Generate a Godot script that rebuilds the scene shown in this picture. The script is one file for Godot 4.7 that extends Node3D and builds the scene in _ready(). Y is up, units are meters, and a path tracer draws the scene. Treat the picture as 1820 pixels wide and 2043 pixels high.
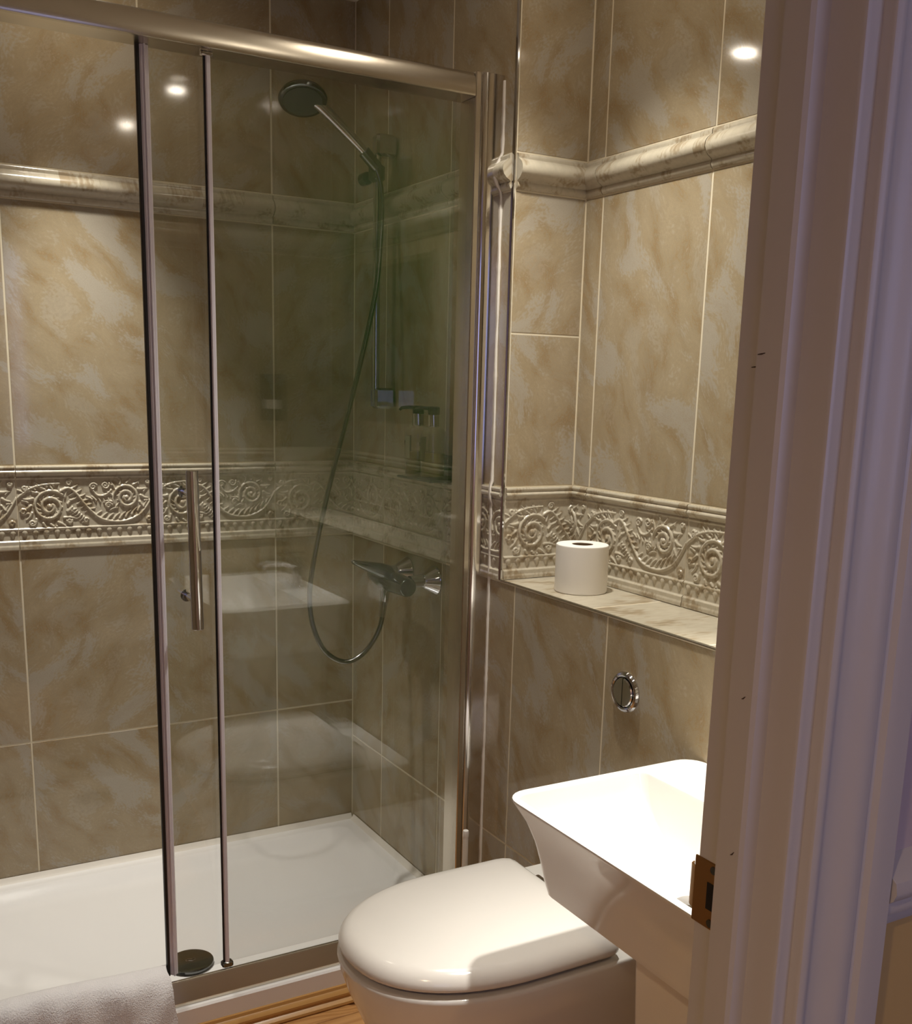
extends Node3D
# An ensuite shower room seen through its open doorway. Metres, y up, floor at y = 0.
# Shower back wall: z = 0. Tap and cistern wall: x = 0. Doorway wall: z = 2.06 to 2.164.

const W1X := [0.0, -0.2355, -0.5655, -0.8955, -1.2255, -1.5555, -1.70]
const W2Z := [0.0, 0.1997, 0.5297, 0.8597, 1.1897, 1.5197, 1.8497, 2.06]
const NBZ := [0.8014, 0.8619, 1.1919, 1.5219, 1.8519, 2.06]
const Y_RIM := 0.082
const Y_J1 := 0.452
const Y_J2 := 0.342
const Y_FB := 0.949
const Y_FT := 1.156
const Y_RB := 1.770
const Y_RT := 1.844
const Y_CEIL := 2.344
const ND := 0.1846
const NZ := 0.8014
const DW0 := 2.060
const DW1 := 2.164
const TW := 0.33
const TH := 0.614

var M := {}
var taken := {}
var frieze_h := PackedFloat32Array()
const FU := 221
const FV := 139
var frieze_full: ArrayMesh = null
var rng := RandomNumberGenerator.new()


# ---------------------------------------------------------------- geometry kit
class Geo:
	var v := PackedVector3Array()
	var i := PackedInt32Array()
	var uv := PackedVector2Array()

	func quad(a: int, b: int, c: int, d: int) -> void:
		i.append_array(PackedInt32Array([a, b, c, a, c, d]))

	func vert(p: Vector3, t := Vector2.ZERO) -> int:
		v.append(p)
		uv.append(t)
		return v.size() - 1

	func add(g: Geo, x := Transform3D.IDENTITY) -> Geo:
		var base := v.size()
		for p in g.v:
			v.append(x * p)
		uv.append_array(g.uv)
		for k in g.i:
			i.append(base + k)
		return self

	func loft(rings: Array, cap0 := true, cap1 := true, loop := true) -> Geo:
		var n: int = rings[0].size()
		var base := v.size()
		for r in rings.size():
			for k in n:
				vert(rings[r][k], Vector2(float(k) / n, float(r) / maxf(1.0, rings.size() - 1)))
		for r in rings.size() - 1:
			for k in (n if loop else n - 1):
				var k2 := (k + 1) % n
				quad(base + r * n + k, base + r * n + k2, base + (r + 1) * n + k2, base + (r + 1) * n + k)
		if cap0:
			cap(rings[0], true)
		if cap1:
			cap(rings[rings.size() - 1], false)
		return self

	func cap(ring, flip: bool) -> void:
		var c := Vector3.ZERO
		for p in ring:
			c += p
		c /= ring.size()
		var base := v.size()
		for p in ring:
			vert(p)
		var m := vert(c)
		for k in ring.size():
			var k2: int = (k + 1) % int(ring.size())
			if flip:
				i.append_array(PackedInt32Array([base + k2, base + k, m]))
			else:
				i.append_array(PackedInt32Array([base + k, base + k2, m]))

	# box with chamfered edges
	func box(c: Vector3, s: Vector3, b := 0.0) -> Geo:
		var h := s * 0.5
		if b <= 0.0:
			var q := []
			for r in [[-h.y], [h.y]]:
				var y: float = r[0]
				q.append([c + Vector3(-h.x, y, -h.z), c + Vector3(h.x, y, -h.z), c + Vector3(h.x, y, h.z), c + Vector3(-h.x, y, h.z)])
			return loft(q)
		b = minf(b, minf(h.x, minf(h.y, h.z)) * 0.98)
		var rings := []
		for e in [[-h.y, b], [-h.y + b, 0.0], [h.y - b, 0.0], [h.y, b]]:
			var y: float = e[0]
			var o: float = e[1]
			var x: float = h.x - o
			var z: float = h.z - o
			var k: float = b
			rings.append([c + Vector3(-x + k, y, -z), c + Vector3(x - k, y, -z), c + Vector3(x, y, -z + k), c + Vector3(x, y, z - k),
				c + Vector3(x - k, y, z), c + Vector3(-x + k, y, z), c + Vector3(-x, y, z - k), c + Vector3(-x, y, -z + k)])
		return loft(rings)

	# lathe of [radius, height] pairs about +y
	func lathe(pr: Array, seg := 32) -> Geo:
		var rings := []
		for p in pr:
			var r := []
			for k in seg:
				var a := TAU * k / seg
				r.append(Vector3(cos(a) * maxf(p[0], 0.0001), p[1], sin(a) * maxf(p[0], 0.0001)))
			rings.append(r)
		return loft(rings)

	# tube along points; radii one number or an array
	func tube(pts: Array, rad, seg := 12) -> Geo:
		var rings := []
		var up := Vector3.UP
		for k in pts.size():
			var t: Vector3 = (pts[mini(k + 1, pts.size() - 1)] - pts[maxi(k - 1, 0)]).normalized()
			if k == 0 and absf(t.dot(up)) > 0.9:
				up = Vector3.RIGHT
			var s := t.cross(up).normalized()
			up = s.cross(t).normalized()
			var r: float = rad[k] if rad is Array else rad
			var ring := []
			for j in seg:
				var a := TAU * j / seg
				ring.append(pts[k] + (s * cos(a) + up * sin(a)) * r)
			rings.append(ring)
		return loft(rings)

	# extrude a closed 2D outline: point = o + ex*x + ey*y, along d
	func prism(outline: Array, o: Vector3, ex: Vector3, ey: Vector3, d: Vector3) -> Geo:
		var r0 := []
		var r1 := []
		for p in outline:
			r0.append(o + ex * p.x + ey * p.y)
			r1.append(o + ex * p.x + ey * p.y + d)
		var n := r0.size()
		var base := v.size()
		for k in n:
			vert(r0[k], Vector2(outline[k].x, 0))
		for k in n:
			vert(r1[k], Vector2(outline[k].x, d.length()))
		for k in n:
			var k2 := (k + 1) % n
			quad(base + k, base + k2, base + n + k2, base + n + k)
		var tri := Geometry2D.triangulate_polygon(PackedVector2Array(outline))
		var b2 := v.size()
		for k in n:
			vert(r0[k], outline[k])
		for k in n:
			vert(r1[k], outline[k])
		# keep the caps' winding the reverse / same as the sides'
		var area := 0.0
		for k in n:
			var p: Vector2 = outline[k]
			var q: Vector2 = outline[(k + 1) % n]
			area += p.x * q.y - q.x * p.y
		for t in range(0, tri.size(), 3):
			var a := tri[t]
			var b := tri[t + 1]
			var c := tri[t + 2]
			var ar: float = (outline[b] - outline[a]).cross(outline[c] - outline[a])
			if ar * area < 0:
				var s := b
				b = c
				c = s
			i.append_array(PackedInt32Array([b2 + b, b2 + a, b2 + c]))
			i.append_array(PackedInt32Array([b2 + n + a, b2 + n + b, b2 + n + c]))
		return self

	func mesh(crease := 35.0, closed := true) -> ArrayMesh:
		var idx := i.duplicate()
		if closed:
			var vol := 0.0
			for t in range(0, idx.size(), 3):
				vol += v[idx[t]].dot(v[idx[t + 1]].cross(v[idx[t + 2]]))
			if vol > 0:
				for t in range(0, idx.size(), 3):
					var s := idx[t]
					idx[t] = idx[t + 1]
					idx[t + 1] = s
		var lim := cos(deg_to_rad(crease))
		var nt := idx.size() / 3
		var fn := PackedVector3Array()
		fn.resize(nt)
		var fan := {}
		for t in nt:
			var a := v[idx[3 * t]]
			var b := v[idx[3 * t + 1]]
			var c := v[idx[3 * t + 2]]
			fn[t] = (c - a).cross(b - a)
			for q in 3:
				var key := Vector3i((v[idx[3 * t + q]] * 40000.0).round())
				if fan.has(key):
					fan[key].append(t)
				else:
					fan[key] = [t]
		var pv := PackedVector3Array()
		var pn := PackedVector3Array()
		var pu := PackedVector2Array()
		for t in nt:
			if fn[t].length_squared() < 1e-22:
				continue
			var n0 := fn[t].normalized()
			for q in 3:
				var p := v[idx[3 * t + q]]
				var s := Vector3.ZERO
				for o in fan[Vector3i((p * 40000.0).round())]:
					var f: Vector3 = fn[o]
					if f.length_squared() > 1e-22 and f.normalized().dot(n0) >= lim:
						s += f
				pv.append(p)
				pn.append(s.normalized() if s.length_squared() > 0 else n0)
				pu.append(uv[idx[3 * t + q]])
		var ar := []
		ar.resize(Mesh.ARRAY_MAX)
		ar[Mesh.ARRAY_VERTEX] = pv
		ar[Mesh.ARRAY_NORMAL] = pn
		ar[Mesh.ARRAY_TEX_UV] = pu
		var m := ArrayMesh.new()
		m.add_surface_from_arrays(Mesh.PRIMITIVE_TRIANGLES, ar)
		return m


func numbered(n: String) -> String:
	if not taken.has(n):
		taken[n] = 0
		return n
	taken[n] += 1
	return "%s_%03d" % [n, taken[n]]


func obj(called: String, mesh: Mesh, mat: Material, parent: Node = null, at := Vector3.ZERO) -> MeshInstance3D:
	var o := MeshInstance3D.new()
	o.mesh = mesh
	o.material_override = mat
	o.position = at
	if parent == null or parent == self:
		o.name = numbered(called)
		add_child(o, true)
	else:
		o.name = called
		parent.add_child(o, true)
	return o


func geo(called: String, g: Geo, mat: Material, parent: Node = null, crease := 35.0) -> MeshInstance3D:
	return obj(called, g.mesh(crease), mat, parent)


func thing(called: String, label: String, category: String, at := Vector3.ZERO, group := "") -> Node3D:
	var o := Node3D.new()
	o.name = numbered(called)
	add_child(o, true)
	o.position = at
	tag(o, label, category, group)
	return o


func tag(o: Node, label: String, category := "", group := "") -> void:
	o.set_meta("label", label)
	if category:
		o.set_meta("category", category)
	if group:
		o.set_meta("group", group)


func struct(called: String, label: String, category := "") -> Node3D:
	var o := Node3D.new()
	o.name = called
	add_child(o, true)
	o.set_meta("kind", "structure")
	tag(o, label, category)
	return o


# ---------------------------------------------------------------- materials
func mat(c: Color, rough := 0.5, metal := 0.0) -> StandardMaterial3D:
	var m := StandardMaterial3D.new()
	m.albedo_color = c
	m.roughness = rough
	m.metallic = metal
	return m


func c8(r: int, g: int, b: int) -> Color:
	return Color(r / 255.0, g / 255.0, b / 255.0)


func noise(sd: int, f: float, oct := 3) -> FastNoiseLite:
	var n := FastNoiseLite.new()
	n.seed = sd
	n.frequency = f
	n.noise_type = FastNoiseLite.TYPE_SIMPLEX_SMOOTH
	n.fractal_octaves = oct
	return n


# glazed stone-effect tile: ochre and tan grain with drifting grey clouds
func tile_texture(sd: int, slant: float) -> ImageTexture:
	var w := 300
	var h := 558
	var im := Image.create(w, h, false, Image.FORMAT_RGB8)
	var cloud := noise(sd, 5.5, 4)
	var warp := noise(sd + 11, 4.0, 2)
	var mid := noise(sd + 23, 13.0, 4)
	var fine := noise(sd + 37, 150.0, 2)
	var grit := noise(sd + 51, 420.0, 1)
	var ochre := Color(0.632, 0.566, 0.452)
	var tan := Color(0.675, 0.610, 0.500)
	var grey := Color(0.690, 0.660, 0.610)
	var rust := Color(0.600, 0.500, 0.360)
	var ca := cos(slant)
	var sa := sin(slant)
	for j in h:
		for k in w:
			var x := k * TW / w
			var y := j * TH / h
			var wx := warp.get_noise_2d(x, y) * 0.035
			var wy := warp.get_noise_2d(x + 7.0, y) * 0.035
			var a := (x + wx) * ca + (y + wy) * sa
			var b := -(x + wx) * sa + (y + wy) * ca
			var f := fine.get_noise_2d(a * 0.55, b)
			var cl := cloud.get_noise_2d(a * 0.62, b * 1.25) + 0.10 * f
			var md := mid.get_noise_2d(a * 0.5, b)
			var c := tan.lerp(ochre, clampf(0.5 + md * 0.9 + f * 0.35, 0.0, 1.0))
			c = c.lerp(rust, clampf((md - 0.10 + 0.55 * f) * 1.3, 0.0, 0.65))
			c = c.lerp(grey, smoothstep(0.05, 0.32, cl + 0.16 * f) * 0.72)
			c = c.lerp(grey, smoothstep(0.30, 0.42, -cl + 0.35 * f) * 0.35)
			var gr := 1.0 + 0.035 * grit.get_noise_2d(x, y) + 0.05 * f * (1.0 - smoothstep(0.10, 0.20, cl))
			im.set_pixel(k, j, Color(c.r * gr, c.g * gr, c.b * gr))
	return ImageTexture.create_from_image(im)


# paler marbled glaze of the mouldings
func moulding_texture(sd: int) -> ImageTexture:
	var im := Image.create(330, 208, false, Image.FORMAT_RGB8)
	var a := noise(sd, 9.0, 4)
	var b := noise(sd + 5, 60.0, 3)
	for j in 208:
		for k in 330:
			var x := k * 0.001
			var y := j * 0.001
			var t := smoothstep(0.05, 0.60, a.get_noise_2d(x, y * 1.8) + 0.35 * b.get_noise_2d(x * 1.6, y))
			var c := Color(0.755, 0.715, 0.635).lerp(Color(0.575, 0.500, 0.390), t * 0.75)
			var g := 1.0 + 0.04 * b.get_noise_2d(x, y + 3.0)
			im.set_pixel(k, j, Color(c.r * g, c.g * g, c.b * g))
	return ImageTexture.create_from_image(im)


func pine_texture(sd: int) -> ImageTexture:
	var im := Image.create(512, 128, false, Image.FORMAT_RGB8)
	var a := noise(sd, 1.0, 2)
	var b := noise(sd + 3, 40.0, 2)
	var knots := [Vector2(0.18, 0.60), Vector2(0.52, 0.25), Vector2(0.83, 0.70)]
	for j in 128:
		for k in 512:
			var x := k / 512.0
			var y := j / 128.0
			var dy := 0.0
			var dark := 0.0
			for q in knots:
				var d := Vector2((x - q.x) * 6.0, y - q.y)
				var l := d.length()
				dy += exp(-l * l * 9.0) * 0.35 * signf(d.y + 0.001)
				dark = maxf(dark, smoothstep(0.085, 0.04, l))
			var gr := 0.5 + 0.5 * sin((y - dy) * 34.0 + 4.0 * a.get_noise_2d(x * 2.5, y * 3.0))
			var c := Color(0.76, 0.57, 0.36).lerp(Color(0.62, 0.42, 0.23), gr * 0.6 + 0.15 * b.get_noise_2d(x * 0.25, y))
			c = c.lerp(Color(0.30, 0.16, 0.07), dark * 0.85)
			im.set_pixel(k, j, c)
	return ImageTexture.create_from_image(im)


func make_materials() -> void:
	M.tiles = []
	for k in 4:
		var m := mat(Color(1, 1, 1), 0.075)
		m.albedo_texture = tile_texture(101 + 31 * k, [0.95, -0.85, 1.15, 0.75][k])
		m.metallic_specular = 0.5
		M.tiles.append(m)
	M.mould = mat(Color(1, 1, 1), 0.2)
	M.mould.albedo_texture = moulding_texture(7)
	M.grout = mat(c8(224, 212, 186), 0.8)
	M.ceramic = mat(c8(236, 232, 226), 0.07)
	M.ceramic.metallic_specular = 0.55
	M.plastic = mat(c8(232, 226, 219), 0.16)
	M.tray = mat(c8(238, 234, 230), 0.16)
	M.chrome = mat(c8(205, 205, 208), 0.05, 1.0)
	M.chrome_dark = mat(c8(120, 122, 122), 0.12, 1.0)
	M.satin = mat(c8(206, 198, 184), 0.27, 1.0)
	M.polish = mat(c8(222, 218, 214), 0.11, 1.0)
	M.seal = mat(c8(22, 18, 18), 0.5)
	M.stile = mat(c8(226, 219, 227), 0.28)
	M.hose = mat(c8(132, 130, 126), 0.22, 1.0)
	M.silicone = mat(c8(232, 224, 212), 0.5)
	M.black = mat(c8(16, 14, 12), 0.35)
	M.brass = mat(c8(166, 124, 74), 0.38, 1.0)
	M.hole = mat(c8(24, 18, 14), 0.8)
	M.paper = mat(c8(240, 234, 224), 0.95)
	M.card = mat(c8(120, 96, 70), 0.9)
	M.paint = mat(c8(212, 204, 190), 0.34)
	var pn := NoiseTexture2D.new()
	pn.width = 256
	pn.height = 256
	pn.seamless = true
	pn.as_normal_map = true
	pn.bump_strength = 1.2
	pn.noise = noise(5, 0.03, 3)
	M.paint.normal_enabled = true
	M.paint.normal_texture = pn
	M.paint.normal_scale = 0.15
	M.paint.uv1_triplanar = true
	M.paint.uv1_scale = Vector3(6, 1.2, 6)
	M.hall_upper = mat(c8(205, 187, 180), 0.75)
	M.hall_lower = mat(c8(214, 180, 112), 0.7)
	M.ceiling = mat(c8(228, 222, 212), 0.8)
	M.carpet = mat(c8(96, 78, 66), 0.95)
	M.pine = mat(Color(1, 1, 1), 0.32)
	M.pine.albedo_texture = pine_texture(3)
	M.pine_trim = mat(c8(196, 148, 86), 0.3)
	M.scuff = mat(c8(84, 66, 54), 0.8)
	M.mirror = mat(c8(92, 94, 88), 0.03, 1.0)  # dark tint stands in for the dim surroundings the mirror would reflect
	M.towel = mat(c8(208, 202, 200), 1.0)
	var tn := NoiseTexture2D.new()
	tn.width = 512
	tn.height = 512
	tn.seamless = true
	tn.as_normal_map = true
	tn.bump_strength = 12.0
	tn.noise = noise(9, 0.05, 4)
	M.towel.normal_enabled = true
	M.towel.normal_texture = tn
	M.towel.normal_scale = 0.6
	M.towel.uv1_triplanar = true
	M.towel.uv1_scale = Vector3(11, 11, 11)
	M.towel.rim_enabled = true
	M.towel.rim = 0.4
	M.glass = mat(Color(0.15, 0.34, 0.14, 0.078), 0.0)
	M.glass.transparency = BaseMaterial3D.TRANSPARENCY_ALPHA
	M.glass.metallic_specular = 0.5
	M.bottle = mat(Color(0.55, 0.50, 0.40, 0.20), 0.05)
	M.bottle.transparency = BaseMaterial3D.TRANSPARENCY_ALPHA
	M.liquid = mat(c8(112, 92, 34), 0.2)
	M.label = mat(c8(142, 134, 112), 0.6)
	M.label_dark = mat(c8(66, 56, 30), 0.6)
	M.ink = mat(c8(40, 36, 30), 0.7)
	M.glow = mat(Color(0, 0, 0), 0.5)
	M.glow.emission_enabled = true
	M.glow.emission = Color(1.0, 0.95, 0.87)
	M.glow.emission_energy_multiplier = 110.0
	M.daylight = mat(Color(0, 0, 0), 0.5)
	M.daylight.emission_enabled = true
	M.daylight.emission = Color(0.66, 0.70, 1.0)
	M.daylight.emission_energy_multiplier = 0.65


# ---------------------------------------------------------------- tiling
# a frame: Basis columns are width direction, up, out of the wall
func frame(o: Vector3, width: Vector3, up: Vector3) -> Transform3D:
	return Transform3D(Basis(width, up, width.cross(up)), o)


func slab(w: float, h: float, t: float, off: Vector2) -> ArrayMesh:
	var g := Geo.new()
	var b := 0.0012
	var rings := []
	for e in [[-t, 0.0], [-b, 0.0], [0.0, b]]:
		var d: float = e[1]
		rings.append([Vector3(d, d, e[0]), Vector3(w - d, d, e[0]), Vector3(w - d, h - d, e[0]), Vector3(d, h - d, e[0])])
	g.loft(rings)
	for k in g.v.size():
		g.uv[k] = Vector2((g.v[k].x + off.x) / TW, 1.0 - (g.v[k].y + off.y) / TH)
	return g.mesh(20.0)


# one tile between (u0,v0) and (u1,v1) of a wall, with its own part of the glaze pattern
func tile(parent: Node3D, f: Transform3D, u0: float, u1: float, v0: float, v1: float, m: Material = null, called := "tile") -> void:
	var g := 0.0016
	var w := u1 - u0 - 2 * g
	var h := v1 - v0 - 2 * g
	if w < 0.004 or h < 0.004:
		return
	var flip := rng.randf() < 0.5
	var off := Vector2(rng.randf() * maxf(0.0, TW - w), rng.randf() * maxf(0.0, TH - h))
	var mm: Material = m if m else M.tiles[rng.randi() % 4]
	var o := obj(called, slab(w, h, 0.008, off), mm, parent)
	var lift := rng.randf_range(-0.0003, 0.0003)
	if flip:
		o.transform = f * Transform3D(Basis(Vector3(-1, 0, 0), Vector3(0, -1, 0), Vector3(0, 0, 1)), Vector3(u1 - g, v1 - g, lift))
	else:
		o.transform = f * Transform3D(Basis.IDENTITY, Vector3(u0 + g, v0 + g, lift))


const RAIL := [Vector2(0, -0.008), Vector2(0, 0.002), Vector2(0.003, 0.0055), Vector2(0.008, 0.0075), Vector2(0.0125, 0.0065), Vector2(0.015, 0.005),
	Vector2(0.018, 0.0075), Vector2(0.022, 0.0150), Vector2(0.029, 0.0215), Vector2(0.037, 0.0245), Vector2(0.045, 0.0235), Vector2(0.052, 0.0190), Vector2(0.057, 0.0125),
	Vector2(0.0595, 0.0085), Vector2(0.0625, 0.0080), Vector2(0.066, 0.0085), Vector2(0.0695, 0.0065), Vector2(0.0708, 0.002), Vector2(0.0708, -0.008)]


func rail_tile(parent: Node3D, f: Transform3D, u0: float, u1: float) -> void:
	var g := 0.0010
	var w := u1 - u0 - 2 * g
	if w < 0.004:
		return
	var q := Geo.new()
	var rings := []
	for p in RAIL:
		rings.append(p)
	q.prism(rings, Vector3.ZERO, Vector3(0, 1, 0), Vector3(0, 0, 1), Vector3(w, 0, 0))
	var ox := rng.randf() * 0.2
	var oy := rng.randf() * 0.12
	for k in q.v.size():
		q.uv[k] = Vector2((q.v[k].x + ox) / 0.33, (q.v[k].y + q.v[k].z + oy) / 0.208)
	var o := obj("rail_tile", q.mesh(38.0), M.mould, parent)
	o.transform = f * Transform3D(Basis.IDENTITY, Vector3(u0 + g, Y_RB + 0.0016, 0))


# -- relief of the frieze tile, metres proud of the tile face
func fr_stamp(u: float, v: float, r: float, h: float) -> void:
	var du := TW / (FU - 1)
	var dv := 0.2038 / (FV - 1)
	for k in range(maxi(0, int((u - r) / du)), mini(FU - 1, int((u + r) / du) + 1) + 1):
		for j in range(maxi(0, int((v - r) / dv)), mini(FV - 1, int((v + r) / dv) + 1) + 1):
			var d := Vector2(k * du - u, j * dv - v).length() / r
			if d < 1.0:
				var z := h * sqrt(1.0 - d * d)
				if z > frieze_h[j * FU + k]:
					frieze_h[j * FU + k] = z


func fr_stroke(pts: Array, r0: float, r1: float, h0: float, h1: float) -> void:
	var c := Curve2D.new()
	for k in pts.size():
		var t: Vector2 = (pts[mini(k + 1, pts.size() - 1)] - pts[maxi(k - 1, 0)]) / 6.0
		c.add_point(pts[k], -t, t)
	var l := c.get_baked_length()
	var n := maxi(2, int(l / 0.0009))
	for k in n + 1:
		var s := float(k) / n
		var p := c.sample_baked(l * s, true)
		fr_stamp(p.x, p.y, lerpf(r0, r1, s), lerpf(h0, h1, s))


func fr_spiral(c: Vector2, big: float, small: float, a0: float, turns: float, r0: float, r1: float, h: float) -> void:
	var pts := []
	var n := int(absf(turns) * 16) + 2
	for k in n + 1:
		var s := float(k) / n
		var a := a0 + turns * TAU * s
		var r := lerpf(big, small, pow(s, 0.8))
		pts.append(c + Vector2(cos(a), sin(a)) * r)
	fr_stroke(pts, r0, r1, h, h * 0.8)


func fr_leaf(p: Vector2, a: float, l: float, bend: float, w: float, h := 0.0030) -> void:
	var pts := []
	for k in 5:
		var s := k / 4.0
		pts.append(p + Vector2(cos(a), sin(a)) * l * s + Vector2(-sin(a), cos(a)) * bend * s * s)
	fr_stroke(pts, w, w * 0.45, h, h * 0.6)


func make_frieze() -> void:
	frieze_h.resize(FU * FV)
	frieze_h.fill(0.0)
	# left scroll and its leaves
	var cl := Vector2(0.074, 0.103)
	fr_spiral(cl, 0.043, 0.009, 0.75, 1.95, 0.0030, 0.0042, 0.0040)
	fr_stamp(cl.x, cl.y, 0.0065, 0.0045)
	for k in 15:
		var a := 0.55 + k * TAU / 15.0
		fr_leaf(cl + Vector2(cos(a), sin(a)) * 0.044, a + 0.85, 0.021 if k % 3 else 0.028, -0.007, 0.0033)
		fr_leaf(cl + Vector2(cos(a + 0.2), sin(a + 0.2)) * 0.030, a + 2.5, 0.011, 0.004, 0.0021, 0.0022)
	# main stem running under the right scroll and out of the tile
	fr_stroke([Vector2(0.100, 0.140), Vector2(0.120, 0.148), Vector2(0.137, 0.136), Vector2(0.154, 0.112), Vector2(0.172, 0.090), Vector2(0.195, 0.070),
		Vector2(0.226, 0.061), Vector2(0.260, 0.062), Vector2(0.293, 0.076), Vector2(0.313, 0.098), Vector2(0.330, 0.126)], 0.0035, 0.0026, 0.0042, 0.0034)
	for k in 9:
		var s := k / 8.0
		var p := Vector2(lerpf(0.182, 0.305, s), 0.066 + 0.030 * pow(s - 0.35, 2.0) * 2.4)
		fr_leaf(p, 0.95 + 0.35 * s, 0.020, -0.006, 0.0031)
	for k in 6:
		var s := k / 5.0
		var p := Vector2(lerpf(0.122, 0.166, s), lerpf(0.146, 0.096, s))
		fr_leaf(p, 0.15 - 0.5 * s, 0.022 - 0.006 * s, 0.006, 0.0028)
		fr_leaf(p, -2.2 + 0.3 * s, 0.012, -0.004, 0.0024)
	# right scroll
	var cr := Vector2(0.262, 0.122)
	fr_spiral(cr, 0.036, 0.006, 3.6, -2.1, 0.0030, 0.0044, 0.0042)
	fr_stamp(cr.x, cr.y, 0.0055, 0.0048)
	for k in 13:
		var a := 0.1 + k * TAU / 13.0
		if sin(a) > -0.75:
			fr_leaf(cr + Vector2(cos(a), sin(a)) * 0.036, a - 0.8, 0.019, 0.006, 0.0031)
		fr_leaf(cr + Vector2(cos(a), sin(a)) * 0.024, a - 2.4, 0.010, -0.003, 0.0021, 0.0024)
	for k in 12:
		var a := 0.3 + k * TAU / 12.0
		fr_leaf(cl + Vector2(cos(a), sin(a)) * 0.052, a - 0.5, 0.013, 0.006, 0.0026, 0.0026)
		if sin(a) > -0.6:
			fr_leaf(cr + Vector2(cos(a), sin(a)) * 0.046, a + 0.7, 0.012, -0.005, 0.0024, 0.0026)
	for k in 7:
		var s := k / 6.0
		fr_leaf(Vector2(lerpf(0.176, 0.236, s), lerpf(0.118, 0.100, s)), 2.3 - 1.6 * s, 0.014, 0.005, 0.0026)
		fr_leaf(Vector2(lerpf(0.128, 0.160, s), lerpf(0.100, 0.070, s)), 3.9 + 0.4 * s, 0.013, -0.005, 0.0025)
	# small curls that fill the corners
	for q in [[0.122, 0.161, 0.008, 1.0], [0.180, 0.150, 0.010, 1.0], [0.210, 0.154, 0.011, -1.0], [0.032, 0.064, 0.009, -1.0], [0.012, 0.092, 0.007, 1.0], [0.018, 0.150, 0.007, -1.0],
			[0.216, 0.102, 0.008, 1.0], [0.120, 0.066, 0.007, -1.0], [0.160, 0.066, 0.006, 1.0], [0.317, 0.064, 0.006, 1.0], [0.316, 0.160, 0.006, -1.0]]:
		fr_spiral(Vector2(q[0], q[1]), q[2], 0.002, 0.4, 1.4 * q[3], 0.0023, 0.0026, 0.0036)
	fr_stroke([Vector2(0.180, 0.140), Vector2(0.190, 0.128), Vector2(0.208, 0.128), Vector2(0.224, 0.140)], 0.0024, 0.0024, 0.0032, 0.0032)
	fr_stroke([Vector2(0.0, 0.126), Vector2(0.012, 0.136), Vector2(0.034, 0.150), Vector2(0.066, 0.158), Vector2(0.100, 0.160)], 0.0030, 0.0022, 0.0036, 0.0030)
	for k in 6:
		fr_leaf(Vector2(0.014 + 0.014 * k, 0.139 + 0.0035 * k), 2.4, 0.015, 0.004, 0.0028)
	# everything outside the field is plain moulding
	for j in FV:
		var v := 0.2038 * j / (FV - 1)
		var p := 0.0
		p = maxf(p, 0.0062 * sqrt(maxf(0.0, 1.0 - pow((v - 0.1995) / 0.0058, 2.0))))
		p = maxf(p, 0.0078 * sqrt(maxf(0.0, 1.0 - pow((v - 0.1880) / 0.0062, 2.0))))
		p = maxf(p, 0.0028 * smoothstep(0.1765, 0.184, v))
		p = maxf(p, 0.0022 * sqrt(maxf(0.0, 1.0 - pow((v - 0.1745) / 0.0022, 2.0))))
		p = maxf(p, 0.0030 * sqrt(maxf(0.0, 1.0 - pow((v - 0.0485) / 0.0032, 2.0))))
		p = maxf(p, 0.0036 * (1.0 - smoothstep(0.0195, 0.0215, v)))
		p = maxf(p, 0.0050 * (1.0 - smoothstep(0.0060, 0.0170, v)))
		for k in FU:
			if v < 0.052 or v > 0.172:
				frieze_h[j * FU + k] = p
			else:
				frieze_h[j * FU + k] = maxf(frieze_h[j * FU + k], p)
	for k in 13:
		var u := 0.0127 + k * 0.0254
		for s in 5:
			fr_stamp(u, 0.0405 - 0.0024 * s, 0.0072 - 0.0012 * s, 0.0036 - 0.0003 * s)


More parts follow.
